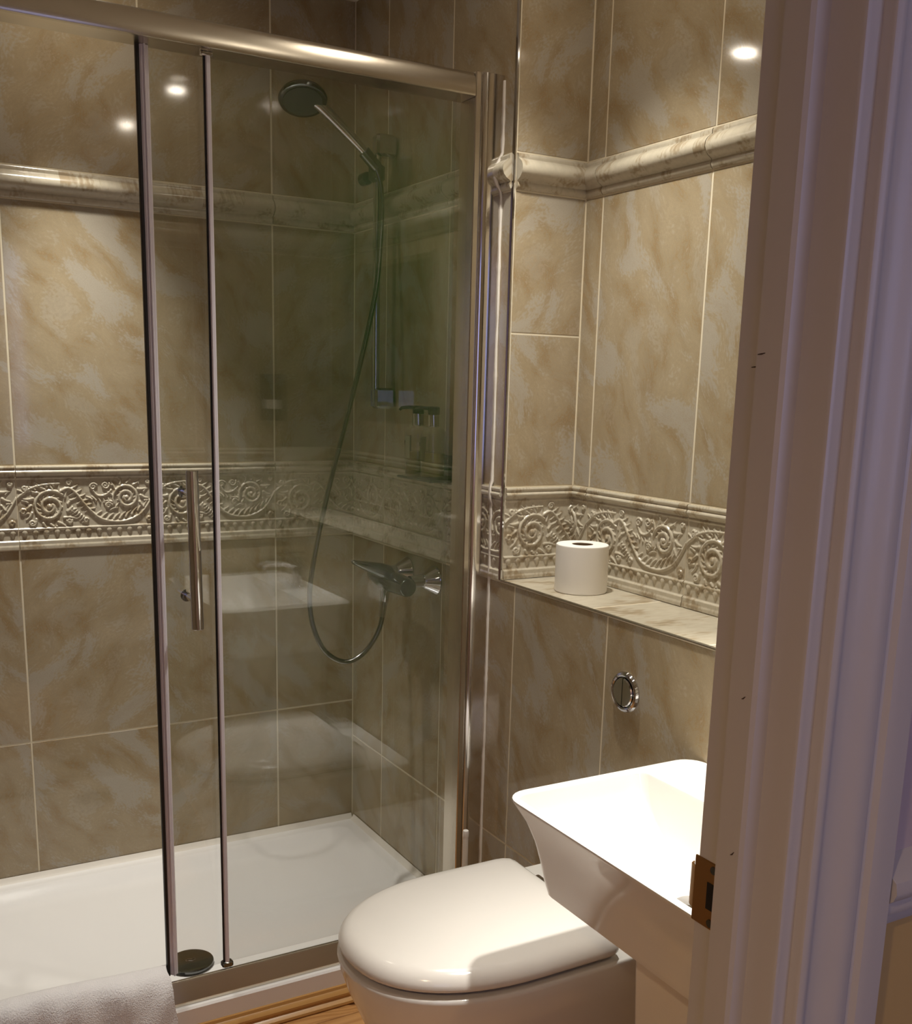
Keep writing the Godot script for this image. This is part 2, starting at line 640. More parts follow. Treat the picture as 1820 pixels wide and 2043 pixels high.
func frieze_mesh(k0: int, k1: int) -> ArrayMesh:
	var v := PackedVector3Array()
	var n := PackedVector3Array()
	var t := PackedVector2Array()
	var idx := PackedInt32Array()
	var du := TW / (FU - 1)
	var dv := 0.2038 / (FV - 1)
	var w := k1 - k0 + 1
	for j in FV:
		for k in range(k0, k1 + 1):
			var hx := frieze_h[j * FU + mini(k + 1, FU - 1)] - frieze_h[j * FU + maxi(k - 1, 0)]
			var hy := frieze_h[mini(j + 1, FV - 1) * FU + k] - frieze_h[maxi(j - 1, 0) * FU + k]
			v.append(Vector3((k - k0) * du, j * dv, frieze_h[j * FU + k]))
			n.append(Vector3(-hx / (2 * du), -hy / (2 * dv), 1).normalized())
			t.append(Vector2(k * du / 0.33, 1.0 - j * dv / 0.208))
	for j in FV - 1:
		for k in w - 1:
			var a := j * w + k
			idx.append_array(PackedInt32Array([a, a + w, a + 1, a + 1, a + w, a + w + 1]))
	# edges down to the wall
	var rim := []
	for k in w:
		rim.append(k)
	for j in range(1, FV):
		rim.append(j * w + w - 1)
	for k in range(w - 2, -1, -1):
		rim.append((FV - 1) * w + k)
	for j in range(FV - 2, 0, -1):
		rim.append(j * w)
	var base := v.size()
	for q in rim:
		var p: Vector3 = v[q]
		var out := Vector3(p.x - (w - 1) * du * 0.5, 0, 0).normalized() if (p.x < 1e-5 or p.x > (w - 1) * du - 1e-5) else Vector3(0, p.y - 0.1, 0).normalized()
		v.append(p)
		n.append(out)
		t.append(t[q])
		v.append(Vector3(p.x, p.y, -0.008))
		n.append(out)
		t.append(t[q])
	for k in rim.size():
		var a := base + 2 * k
		var b: int = base + 2 * ((k + 1) % rim.size())
		idx.append_array(PackedInt32Array([a, b, a + 1, b, b + 1, a + 1]))
	var ar := []
	ar.resize(Mesh.ARRAY_MAX)
	ar[Mesh.ARRAY_VERTEX] = v
	ar[Mesh.ARRAY_NORMAL] = n
	ar[Mesh.ARRAY_TEX_UV] = t
	ar[Mesh.ARRAY_INDEX] = idx
	var m := ArrayMesh.new()
	m.add_surface_from_arrays(Mesh.PRIMITIVE_TRIANGLES, ar)
	return m


func frieze_tile(parent: Node3D, f: Transform3D, u0: float, u1: float, from_left := true) -> void:
	var n := int(round((u1 - u0 - 0.002) / TW * (FU - 1)))
	if n < 3:
		return
	var m: ArrayMesh
	if n >= FU - 4:
		if frieze_full == null:
			frieze_full = frieze_mesh(0, FU - 1)
		m = frieze_full
		n = FU - 1
	elif from_left:
		m = frieze_mesh(0, n)
	else:
		m = frieze_mesh(FU - 1 - n, FU - 1)
	var o := obj("frieze_tile", m, M.mould, parent)
	o.transform = f * Transform3D(Basis.from_scale(Vector3((u1 - u0 - 0.002) / (n * TW / (FU - 1)), 1, 1)), Vector3(u0 + 0.001, Y_FB + 0.0016, 0))


# a course pattern on a wall: rows are [kind, v0, v1]
func tile_rows(parent: Node3D, f: Transform3D, cols: Array, rows: Array, cut_left_first := false) -> void:
	for r in rows:
		for k in cols.size() - 1:
			var a: float = cols[k]
			var b: float = cols[k + 1]
			if r[0] == "tile":
				tile(parent, f, a, b, r[1], r[2])
			elif r[0] == "rail":
				rail_tile(parent, f, a, b)
			elif r[0] == "frieze":
				frieze_tile(parent, f, a, b, not (cut_left_first and k == 0))


func block(parent: Node, called: String, a: Vector3, b: Vector3, m: Material) -> MeshInstance3D:
	return geo(called, Geo.new().box((a + b) * 0.5, (b - a).abs()), m, parent)


# ---------------------------------------------------------------- the setting
func build_setting() -> void:
	var X := Vector3.RIGHT
	var Y := Vector3.UP
	var Z := Vector3.BACK
	# shower back wall
	var wb := struct("wall_back", "beige stone-effect tiled wall behind the shower with a moulded rail and scroll frieze")
	block(wb, "grout_bed", Vector3(-1.80, 0, -0.10), Vector3(0.30, Y_CEIL, -0.0006), M.grout)
	var cols := W1X.duplicate()
	cols.reverse()
	tile_rows(wb, frame(Vector3.ZERO, X, Y), cols, [["tile", Y_RIM, Y_J1], ["tile", Y_J1, Y_FB], ["frieze", 0, 0], ["tile", Y_FT, Y_RB], ["rail", 0, 0], ["tile", Y_RT, Y_CEIL]], true)
	# tap wall: shower part, boxed-in cistern, recess above the ledge
	var wr := struct("wall_right", "beige tiled wall carrying the shower, boxed-in cistern and a recessed niche")
	block(wr, "grout_bed", Vector3(0.0006, 0, 0), Vector3(0.30, Y_CEIL, NZ - 0.0006), M.grout)
	block(wr, "cistern_box", Vector3(0.0006, 0, NZ - 0.0006), Vector3(0.30, Y_FB - 0.0006, DW0), M.grout)
	block(wr, "niche_back", Vector3(ND + 0.0006, Y_FB - 0.0006, NZ - 0.0006), Vector3(0.30, Y_CEIL, DW0), M.grout)
	var f2 := frame(Vector3.ZERO, Z, Y)
	var upper := [0.0, W2Z[1], W2Z[2], NZ - 0.006]
	tile_rows(wr, f2, upper, [["frieze", 0, 0], ["tile", Y_FT, Y_RB], ["rail", 0, 0], ["tile", Y_RT, Y_CEIL]], true)
	tile_rows(wr, f2, W2Z, [["tile", 0.0, Y_J2], ["tile", Y_J2, Y_FB - 0.003]])
	# niche: side, back and ledge
	tile_rows(wr, frame(Vector3(0, 0, NZ), X, Y), [0.003, ND], [["frieze", 0, 0], ["tile", Y_FT, 1.483], ["tile", 1.483, Y_RB], ["rail", 0, 0], ["tile", Y_RT, Y_CEIL]])
	tile_rows(wr, frame(Vector3(ND, 0, 0), Z, Y), NBZ, [["frieze", 0, 0], ["tile", Y_FT, Y_RB], ["rail", 0, 0], ["tile", Y_RT, Y_CEIL]], true)
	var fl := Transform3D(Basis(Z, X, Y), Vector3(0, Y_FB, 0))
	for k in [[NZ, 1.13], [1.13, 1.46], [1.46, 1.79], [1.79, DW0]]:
		tile(wr, fl, k[0], k[1], 0.003, ND, M.mould, "ledge_tile")  # paler moulding glaze stands in for strong lamp light on the ledge
	# metal edge strips of the niche
	var t1 := struct("trim_1", "polished metal strip on the upright edge of the niche")
	geo("edge_strip", Geo.new().box(Vector3(-0.0005, (Y_FB + Y_CEIL) * 0.5, NZ - 0.0025), Vector3(0.006, Y_CEIL - Y_FB, 0.0085), 0.0012), M.chrome, t1)
	var t2 := struct("trim_2", "slim metal strip along the front edge of the tiled ledge")
	geo("edge_strip", Geo.new().box(Vector3(0.0005, Y_FB - 0.0005, (NZ + DW0) * 0.5), Vector3(0.005, 0.0045, DW0 - NZ), 0.0012), M.satin, t2)
	# left wall and the doorway wall, bathroom side
	var wl := struct("wall_left", "plain beige tiled end wall of the bathroom")
	block(wl, "grout_bed", Vector3(-1.80, 0, 0), Vector3(-1.7016, Y_CEIL, DW0), M.grout)
	tile_rows(wl, frame(Vector3(-1.70, 0, 2.06), -Z, Y), [0.0, 0.32, 0.65, 0.98, 1.31, 1.64, 2.06], [["tile", 0.0, Y_J2], ["tile", Y_J2, Y_FB], ["frieze", 0, 0], ["tile", Y_FT, Y_RB], ["rail", 0, 0], ["tile", Y_RT, Y_CEIL]])
	var wf := struct("wall_front", "wall pierced by the doorway between hall and bathroom")
	for q in [[-2.60, -1.40, 0.0, Y_CEIL], [-0.53, 1.60, 0.0, Y_CEIL], [-1.40, -0.53, 2.06, Y_CEIL]]:
		block(wf, "masonry", Vector3(q[0], q[2], DW0 + 0.0016), Vector3(q[1], q[3], DW1 - 0.006), M.grout)
		if q[2] > 0.0:
			block(wf, "plaster", Vector3(q[0], q[2], DW1 - 0.006), Vector3(q[1], q[3], DW1), M.hall_upper)
		else:
			block(wf, "plaster", Vector3(q[0], 0.90, DW1 - 0.006), Vector3(q[1], q[3], DW1), M.hall_upper)
			block(wf, "lower_paint", Vector3(q[0], 0.0, DW1 - 0.006), Vector3(q[1], 0.90, DW1), M.hall_lower)
	var fd := frame(Vector3(ND, 0, DW0), -X, Y)
	tile_rows(wf, fd, [0.0, 0.185, 0.45, 0.68], [["tile", Y_FT, Y_RB], ["rail", 0, 0], ["tile", Y_RT, Y_CEIL]])
	tile_rows(wf, fd, [0.185, 0.45, 0.68], [["tile", 0.0, Y_J2], ["tile", Y_J2, Y_FB], ["frieze", 0, 0]])
	# ceilings
	var ce := struct("ceiling", "white painted ceiling")
	block(ce, "ceiling_slab", Vector3(-2.60, Y_CEIL, -0.10), Vector3(1.60, Y_CEIL + 0.12, 4.4), M.ceiling)
	# pine boards of the bathroom floor, carpet in the hall
	var fo := struct("floor", "varnished pine floorboards with dark knots")
	block(fo, "sub_floor", Vector3(-1.80, -0.12, -0.1), Vector3(0.30, -0.016, DW1), M.hole)
	var zz := 0.0
	var n := 0
	while zz < DW1 - 0.01:
		var z2 := minf(zz + 0.118, DW1)
		var g := Geo.new().box(Vector3(-0.85, -0.008, (zz + z2) * 0.5), Vector3(1.70, 0.016, z2 - zz - 0.0018), 0.0015)
		var sh := rng.randf()
		for k in g.v.size():
			g.uv[k] = Vector2(g.v[k].x / 1.1 + sh, (g.v[k].z - zz) / 0.118)
		geo("floorboard", g, M.pine, fo)
		zz = z2
		n += 1
	var hf := struct("floor_hall", "dark carpeted hall floor")
	block(hf, "carpet", Vector3(-2.60, -0.12, DW1), Vector3(1.60, -0.002, 4.4), M.carpet)
	# hall shell with its window and an added second one behind the viewer
	var hw := struct("wall_hall", "painted hall walls around the landing window")
	block(hw, "end_wall", Vector3(-2.70, -0.12, DW1), Vector3(-2.60, Y_CEIL, 4.4), M.hall_upper)
	block(hw, "end_wall", Vector3(1.60, -0.12, DW1), Vector3(1.70, Y_CEIL, 4.4), M.hall_upper)
	block(hw, "window_wall", Vector3(-2.70, -0.12, 4.3), Vector3(-2.40, Y_CEIL, 4.4), M.hall_upper)
	block(hw, "window_wall", Vector3(-1.50, -0.12, 4.3), Vector3(-0.40, Y_CEIL, 4.4), M.hall_upper)
	block(hw, "window_wall", Vector3(0.50, -0.12, 4.3), Vector3(1.70, Y_CEIL, 4.4), M.hall_upper)
	block(hw, "window_wall", Vector3(-0.40, -0.12, 4.3), Vector3(0.50, 0.92, 4.4), M.hall_upper)
	block(hw, "window_wall", Vector3(-0.40, 2.12, 4.3), Vector3(0.50, Y_CEIL, 4.4), M.hall_upper)
	block(hw, "window_wall", Vector3(-2.40, -0.12, 4.3), Vector3(-1.50, 0.92, 4.4), M.hall_upper)
	block(hw, "window_wall", Vector3(-2.40, 2.12, 4.3), Vector3(-1.50, Y_CEIL, 4.4), M.hall_upper)
	for w in 2:
		var x0: float = [-2.40, -0.40][w]  # the second one is added, unseen, to turn hall-facing frame edges blue
		var wi := struct("window_%d" % (w + 1), ["dusk-blue landing window at the lamp end of the hall", "added dusk-blue pane at the dado rail end of the hall, tinting the door frame"][w])
		block(wi, "lit_pane", Vector3(x0, 0.92, 4.34), Vector3(x0 + 0.90, 2.12, 4.36), M.daylight)
		for q in [0.0, 0.86]:
			block(wi, "window_frame", Vector3(x0 + q, 0.92, 4.29), Vector3(x0 + q + 0.04, 2.12, 4.33), M.paint)
	# pine moulding under the tray
	var tm := struct("trim_3", "varnished pine moulding along the foot of the shower tray")
	var prof := [Vector2(0.760, 0.0), Vector2(0.791, 0.0), Vector2(0.7935, 0.004), Vector2(0.7925, 0.009), Vector2(0.788, 0.0125), Vector2(0.7845, 0.0145), Vector2(0.7835, 0.018),
		Vector2(0.7855, 0.021), Vector2(0.7855, 0.026), Vector2(0.782, 0.031), Vector2(0.7775, 0.0345), Vector2(0.776, 0.041), Vector2(0.760, 0.041)]
	geo("moulding", Geo.new().prism(prof, Vector3(-1.69, 0, 0), Vector3(0, 0, 1), Vector3(0, 1, 0), Vector3(1.685, 0, 0)), M.pine_trim, tm, 30.0)


func build_doorway() -> void:
	var d := struct("door_1", "white gloss door frame with moulded architrave and brass strike plate")
	# lining, rebate and stop: plan outline (x, z) extruded upward
	var top := 2.10
	var lining := [Vector2(-0.520, 2.060), Vector2(-0.558, 2.060), Vector2(-0.560, 2.062), Vector2(-0.560, 2.094), Vector2(-0.5705, 2.094), Vector2(-0.572, 2.0955), Vector2(-0.572, 2.1225),
		Vector2(-0.5695, 2.1265), Vector2(-0.564, 2.1280), Vector2(-0.557, 2.1290), Vector2(-0.5565, 2.1590), Vector2(-0.5550, 2.1625), Vector2(-0.5515, 2.1640), Vector2(-0.520, 2.1640)]
	var j := Geo.new().prism(lining, Vector3.ZERO, Vector3(1, 0, 0), Vector3(0, 0, 1), Vector3(0, top, 0))
	geo("jamb", j, M.paint, d, 30.0)
	var l2 := []
	for p in lining:
		l2.append(Vector2(-1.94 - p.x, p.y))
	geo("jamb", Geo.new().prism(l2, Vector3.ZERO, Vector3(1, 0, 0), Vector3(0, 0, 1), Vector3(0, top, 0)), M.paint, d, 30.0)
	block(d, "head", Vector3(-1.42, 2.06, DW0), Vector3(-0.52, top, DW1), M.paint)
	var ar := [Vector2(-0.540, 0.0), Vector2(-0.540, 0.0085), Vector2(-0.5385, 0.0115), Vector2(-0.5345, 0.0135), Vector2(-0.5300, 0.0130), Vector2(-0.5270, 0.0105), Vector2(-0.5225, 0.0100), Vector2(-0.5150, 0.0112),
		Vector2(-0.5060, 0.0145), Vector2(-0.4980, 0.0190), Vector2(-0.4900, 0.0205), Vector2(-0.4830, 0.0190), Vector2(-0.4800, 0.0165), Vector2(-0.4765, 0.0175), Vector2(-0.4730, 0.0225),
		Vector2(-0.4650, 0.0245), Vector2(-0.4460, 0.0245), Vector2(-0.4420, 0.0215), Vector2(-0.4410, 0.0)]
	geo("architrave", Geo.new().prism(ar, Vector3(0, 0, DW1), Vector3(1, 0, 0), Vector3(0, 0, 1), Vector3(0, 2.16, 0)), M.paint, d, 34.0)
	# brass strike plate with its lip, screws and latch hole
	var sp := Node3D.new()
	sp.name = "strike_plate"
	d.add_child(sp)
	sp.set_meta("label", "worn brass strike plate")
	var plate := Geo.new().box(Vector3(-0.5605, 0.902, 2.0750), Vector3(0.0022, 0.067, 0.034), 0.0006)
	geo("plate", plate, M.brass, sp)
	var lip := [Vector2(0, 0), Vector2(-0.004, 0.0008), Vector2(-0.0075, 0.0032), Vector2(-0.0095, 0.007), Vector2(-0.0108, 0.0066), Vector2(-0.0088, 0.0020), Vector2(-0.0045, -0.0006), Vector2(0, -0.0014)]
	geo("lip", Geo.new().prism(lip, Vector3(-0.5602, 0.881, 2.0590), Vector3(0, 0, 1), Vector3(1, 0, 0), Vector3(0, 0.042, 0)), M.brass, sp, 40.0)
	block(sp, "latch_hole", Vector3(-0.5619, 0.888, 2.0765), Vector3(-0.5600, 0.915, 2.0885), M.hole)
	for y in [0.875, 0.929]:
		var sc := Geo.new().lathe([[0.0, 0.0], [0.0042, 0.0], [0.0040, 0.0007], [0.0, 0.0007]], 16)
		var o := geo("screw", sc, M.chrome_dark, sp)
		o.transform = Transform3D(Basis(Vector3(0, 0, 1), PI * 0.5), Vector3(-0.5616, y, 2.0835))
	# scuffs in the paint
	for e in [[1.390, 2.079, 2.092, 0.0016], [1.388, 2.084, 2.091, -0.0028], [1.400, 2.097, 2.105, 0.0010], [1.106, 2.111, 2.115, 0.0030], [0.960, 2.113, 2.117, 0.0040]]:
		var xs := -0.5602 if e[1] < 2.0945 else -0.5722
		var zb: float = minf(e[2], 2.0935) if e[1] < 2.0945 else maxf(e[2], 2.096)
		geo("scuff_mark", Geo.new().tube([Vector3(xs, e[0], e[1]), Vector3(xs, e[0] + e[3] * 0.3, (e[1] + zb) * 0.5), Vector3(xs, e[0] + e[3], zb)], [0.0004, 0.0007, 0.0003], 6), M.scuff, d)
	# dado rail on the hall side
	var t := struct("trim_4", "white moulded dado rail on the hall wall")
	var dr := [Vector2(0.0, 0.882), Vector2(0.008, 0.884), Vector2(0.010, 0.890), Vector2(0.010, 0.895), Vector2(0.017, 0.899), Vector2(0.019, 0.905), Vector2(0.018, 0.912), Vector2(0.025, 0.918), Vector2(0.028, 0.926), Vector2(0.026, 0.936), Vector2(0.014, 0.945), Vector2(0.0, 0.952)]
	geo("dado_rail", Geo.new().prism(dr, Vector3(-0.441, 0, DW1), Vector3(0, 0, 1), Vector3(0, 1, 0), Vector3(2.0, 0, 0)), M.paint, t, 34.0)


# ---------------------------------------------------------------- lamps
func downlight(at: Vector3, energy: float, beam: float, label: String, warm := Color(1.0, 0.99, 0.955)) -> void:
	var t := thing("ceiling_downlight", label, "ceiling light", at, "recessed ceiling downlights")
	geo("bezel", Geo.new().lathe([[0.030, -0.003], [0.034, -0.006], [0.040, -0.006], [0.044, -0.003], [0.045, 0.0], [0.030, 0.0]], 40), M.chrome, t)
	geo("lamp_glass", Geo.new().lathe([[0.0, -0.004], [0.028, -0.004], [0.030, -0.001], [0.0, -0.001]], 20), M.glow, t)
	var l := SpotLight3D.new()
	l.name = "spot"
	l.light_color = warm
	l.light_energy = energy
	l.light_size = 0.028
	l.spot_angle = beam
	l.spot_angle_attenuation = 1.0
	l.spot_range = 8.0
	l.spot_attenuation = 2.0
	l.shadow_enabled = true
	add_child(l)
	l.position = at + Vector3(0, -0.012, 0)
	l.rotation = Vector3(-PI * 0.5, 0, 0)


# ---------------------------------------------------------------- shower
func build_tray() -> void:
	var t := thing("shower_tray", "low white acrylic shower tray along the tiled back wall", "shower tray")
	var g := Geo.new()
	var rings := []
	for e in [[0.0, 0.0, 0.0405], [0.0, 0.0, 0.078], [0.004, 0.004, 0.082], [0.040, 0.058, 0.082], [0.047, 0.064, 0.0808], [0.058, 0.074, 0.0750], [0.080, 0.092, 0.0620], [0.100, 0.106, 0.0565], [0.130, 0.130, 0.0545], [0.30, 0.30, 0.0520]]:
		var b: float = e[0]
		var x0: float = -1.695 + b
		var x1: float = -0.003 - b
		var z0: float = 0.003 + b
		var z1: float = 0.770 - e[1]
		if b >= 0.3:
			x0 = -1.4
			x1 = -0.3
		var r := []
		var rad: float = 0.004 if b < 0.03 else 0.035
		for c in [[x0, z0, PI], [x1, z0, 1.5 * PI], [x1, z1, 0.0], [x0, z1, 0.5 * PI]]:
			var sx: float = 1.0 if c[0] == x0 else -1.0
			var sz: float = 1.0 if c[1] == z0 else -1.0
			for k in 6:
				var a: float = c[2] + k * PI / 10.0
				r.append(Vector3(c[0] + sx * rad + cos(a) * rad, e[2], c[1] + sz * rad + sin(a) * rad))
		rings.append(r)
	g.loft(rings)
	geo("tray_body", g, M.tray, t, 40.0)
	# upstand sealed to the tiles
	geo("wall_seal", Geo.new().prism([Vector2(0.002, 0.080), Vector2(0.014, 0.082), Vector2(0.008, 0.087), Vector2(0.002, 0.096)], Vector3(-1.69, 0, 0), Vector3(0, 0, 1), Vector3(0, 1, 0), Vector3(1.685, 0, 0)), M.silicone, t)
	geo("wall_seal", Geo.new().prism([Vector2(-0.002, 0.080), Vector2(-0.014, 0.082), Vector2(-0.008, 0.087), Vector2(-0.002, 0.096)], Vector3(0, 0, 0.015), Vector3(1, 0, 0), Vector3(0, 1, 0), Vector3(0, 0, 0.67)), M.silicone, t)
	# waste cover standing in the tray
	var w := thing("drain_cover", "round grey chrome waste cover in the white shower tray", "drain", Vector3(-0.652, 0.0548, 0.556))
	geo("cover", Geo.new().lathe([[0.044, 0.0], [0.050, 0.001], [0.0525, 0.005], [0.0515, 0.0085], [0.046, 0.0105], [0.0, 0.0112]], 48), M.chrome_dark, w)
	var em := Geo.new()
	em.tube([Vector3(-0.010, 0.0112, 0.005), Vector3(-0.010, 0.0112, -0.004), Vector3(-0.004, 0.0112, -0.006), Vector3(0.004, 0.0112, -0.002), Vector3(0.010, 0.0112, -0.005), Vector3(0.010, 0.0112, 0.004), Vector3(0.003, 0.0112, 0.006), Vector3(-0.005, 0.0112, 0.002), Vector3(-0.010, 0.0112, 0.005)], 0.0009, 6)
	geo("emblem", em, M.chrome, w)


func build_screen() -> void:
	var s := thing("shower_screen", "framed sliding glass shower screen with satin metal rails", "shower screen")
	# head rail
	var hr := [Vector2(0.692, 1.949), Vector2(0.749, 1.949), Vector2(0.7530, 1.9505), Vector2(0.7545, 1.955), Vector2(0.7540, 1.966), Vector2(0.7525, 1.976), Vector2(0.7500, 1.986), Vector2(0.7465, 1.9925), Vector2(0.740, 1.9965), Vector2(0.692, 1.997)]
	geo("top_rail", Geo.new().prism(hr, Vector3(-1.695, 0, 0), Vector3(0, 0, 1), Vector3(0, 1, 0), Vector3(1.625, 0, 0)), M.satin, s, 40.0)
	# sill track
	var bt := [Vector2(0.688, 0.0825), Vector2(0.757, 0.0825), Vector2(0.7575, 0.090), Vector2(0.7545, 0.0965), Vector2(0.740, 0.1270), Vector2(0.737, 0.1300), Vector2(0.732, 0.1300), Vector2(0.7315, 0.1080), Vector2(0.698, 0.1040), Vector2(0.688, 0.1000)]
	geo("bottom_track", Geo.new().prism(bt, Vector3(-1.695, 0, 0), Vector3(0, 0, 1), Vector3(0, 1, 0), Vector3(1.640, 0, 0)), M.satin, s, 25.0)
	# post on the tap wall: slim post, then the polished channel with its rounded corner
	var y0 := 0.083
	var hgt := 1.999 - 0.083
	geo("wall_post", Geo.new().box(Vector3(-0.0620, y0 + hgt * 0.5, 0.7205), Vector3(0.014, hgt, 0.063), 0.002), M.satin, s)
	var ch := [Vector2(-0.054, 0.690), Vector2(-0.054, 0.7370), Vector2(-0.0525, 0.7430), Vector2(-0.0490, 0.7480), Vector2(-0.0430, 0.7515), Vector2(-0.0350, 0.7530), Vector2(-0.001, 0.7530), Vector2(-0.001, 0.690)]
	geo("wall_channel", Geo.new().prism(ch, Vector3(0, y0, 0), Vector3(1, 0, 0), Vector3(0, 0, 1), Vector3(0, hgt, 0)), M.polish, s, 40.0)
	# sealant bead where the channel meets the tiles
	var wob := noise(77, 3.0, 3)
	var pts := []
	var rad := []
	for k in 150:
		var y := y0 + 0.02 + (hgt - 0.03) * k / 149.0
		var bump := 0.0
		if y > Y_RB and y < Y_RT:
			bump = 0.018 * sin((y - Y_RB) / (Y_RT - Y_RB) * PI)
		elif y > 1.128 and y < Y_FT:
			bump = 0.005
		pts.append(Vector3(-0.0012 - bump, y, 0.7545 + 0.0016 * wob.get_noise_1d(y * 3.0)))
		rad.append(0.0032 + 0.0014 * wob.get_noise_1d(y * 9.0 + 5.0))
	geo("sealant_bead", Geo.new().tube(pts, rad, 8), M.silicone, s, 60.0)
	# fixed pane, outside, with its edge strip
	geo("fixed_pane", Geo.new().box(Vector3(-0.336, 1.040, 0.7280), Vector3(0.558, 1.822, 0.006)), M.glass, s)
	geo("pane_edge_strip", Geo.new().box(Vector3(-0.6185, 1.040, 0.7280), Vector3(0.0085, 1.82, 0.010), 0.0015), M.stile, s)
	geo("pane_edge_seal", Geo.new().box(Vector3(-0.6245, 1.040, 0.7250), Vector3(0.0032, 1.82, 0.0040), 0.0005), M.seal, s)
	var gd := Geo.new().box(Vector3(-0.618, 0.1375, 0.726), Vector3(0.024, 0.014, 0.018), 0.003)
	geo("floor_guide", gd, M.chrome_dark, s)
	geo("top_clip", Geo.new().box(Vector3(-0.620, 1.9455, 0.727), Vector3(0.022, 0.008, 0.014), 0.002), M.chrome, s)
	# sliding door, inside, pushed open over the fixed pane
	var d := Node3D.new()
	d.name = "sliding_door"
	s.add_child(d)
	geo("door_glass", Geo.new().box(Vector3(-0.4040, 1.040, 0.7040), Vector3(0.632, 1.822, 0.006)), M.glass, d)
	geo("door_stile", Geo.new().box(Vector3(-0.7275, 1.040, 0.7040), Vector3(0.0165, 1.822, 0.013), 0.003), M.stile, d)
	geo("stile_bead", Geo.new().box(Vector3(-0.7275, 1.040, 0.7115), Vector3(0.0040, 1.822, 0.0040), 0.0012), M.stile, d)
	geo("door_seal", Geo.new().box(Vector3(-0.7385, 1.040, 0.7030), Vector3(0.0065, 1.822, 0.011), 0.001), M.seal, d)
	var h := Geo.new()
	var hx := -0.6755
	h.tube([Vector3(hx - 0.002, 1.2005, 0.766), Vector3(hx - 0.002, 1.1995, 0.766), Vector3(hx, 1.05, 0.766), Vector3(hx + 0.0015, 0.8925, 0.766), Vector3(hx + 0.0015, 0.8915, 0.766)], [0.0108, 0.0118, 0.0118, 0.0118, 0.0108], 28)
	geo("handle", h, M.chrome, d, 40.0)
	for y in [1.155, 0.948]:
		var k := Geo.new().lathe([[0.0, -0.010], [0.010, -0.0095], [0.0125, -0.006], [0.0125, -0.003], [0.0068, -0.0025], [0.0068, 0.056], [0.0, 0.056]], 24)
		var o := geo("handle_mount", k, M.chrome, d)
		o.transform = Transform3D(Basis(Vector3(1, 0, 0), PI * 0.5), Vector3(-0.6765, y, 0.7070))


func smooth_path(p: Array, n: int) -> Array:
	var c := Curve3D.new()
	c.bake_interval = 0.004
	for k in p.size():
		var t: Vector3 = (p[mini(k + 1, p.size() - 1)] - p[maxi(k - 1, 0)]) / 6.0
		c.add_point(p[k], -t, t)
	var l := c.get_baked_length()
	var out := []
	for k in n + 1:
		out.append(c.sample_baked(l * k / n, true))
	return out


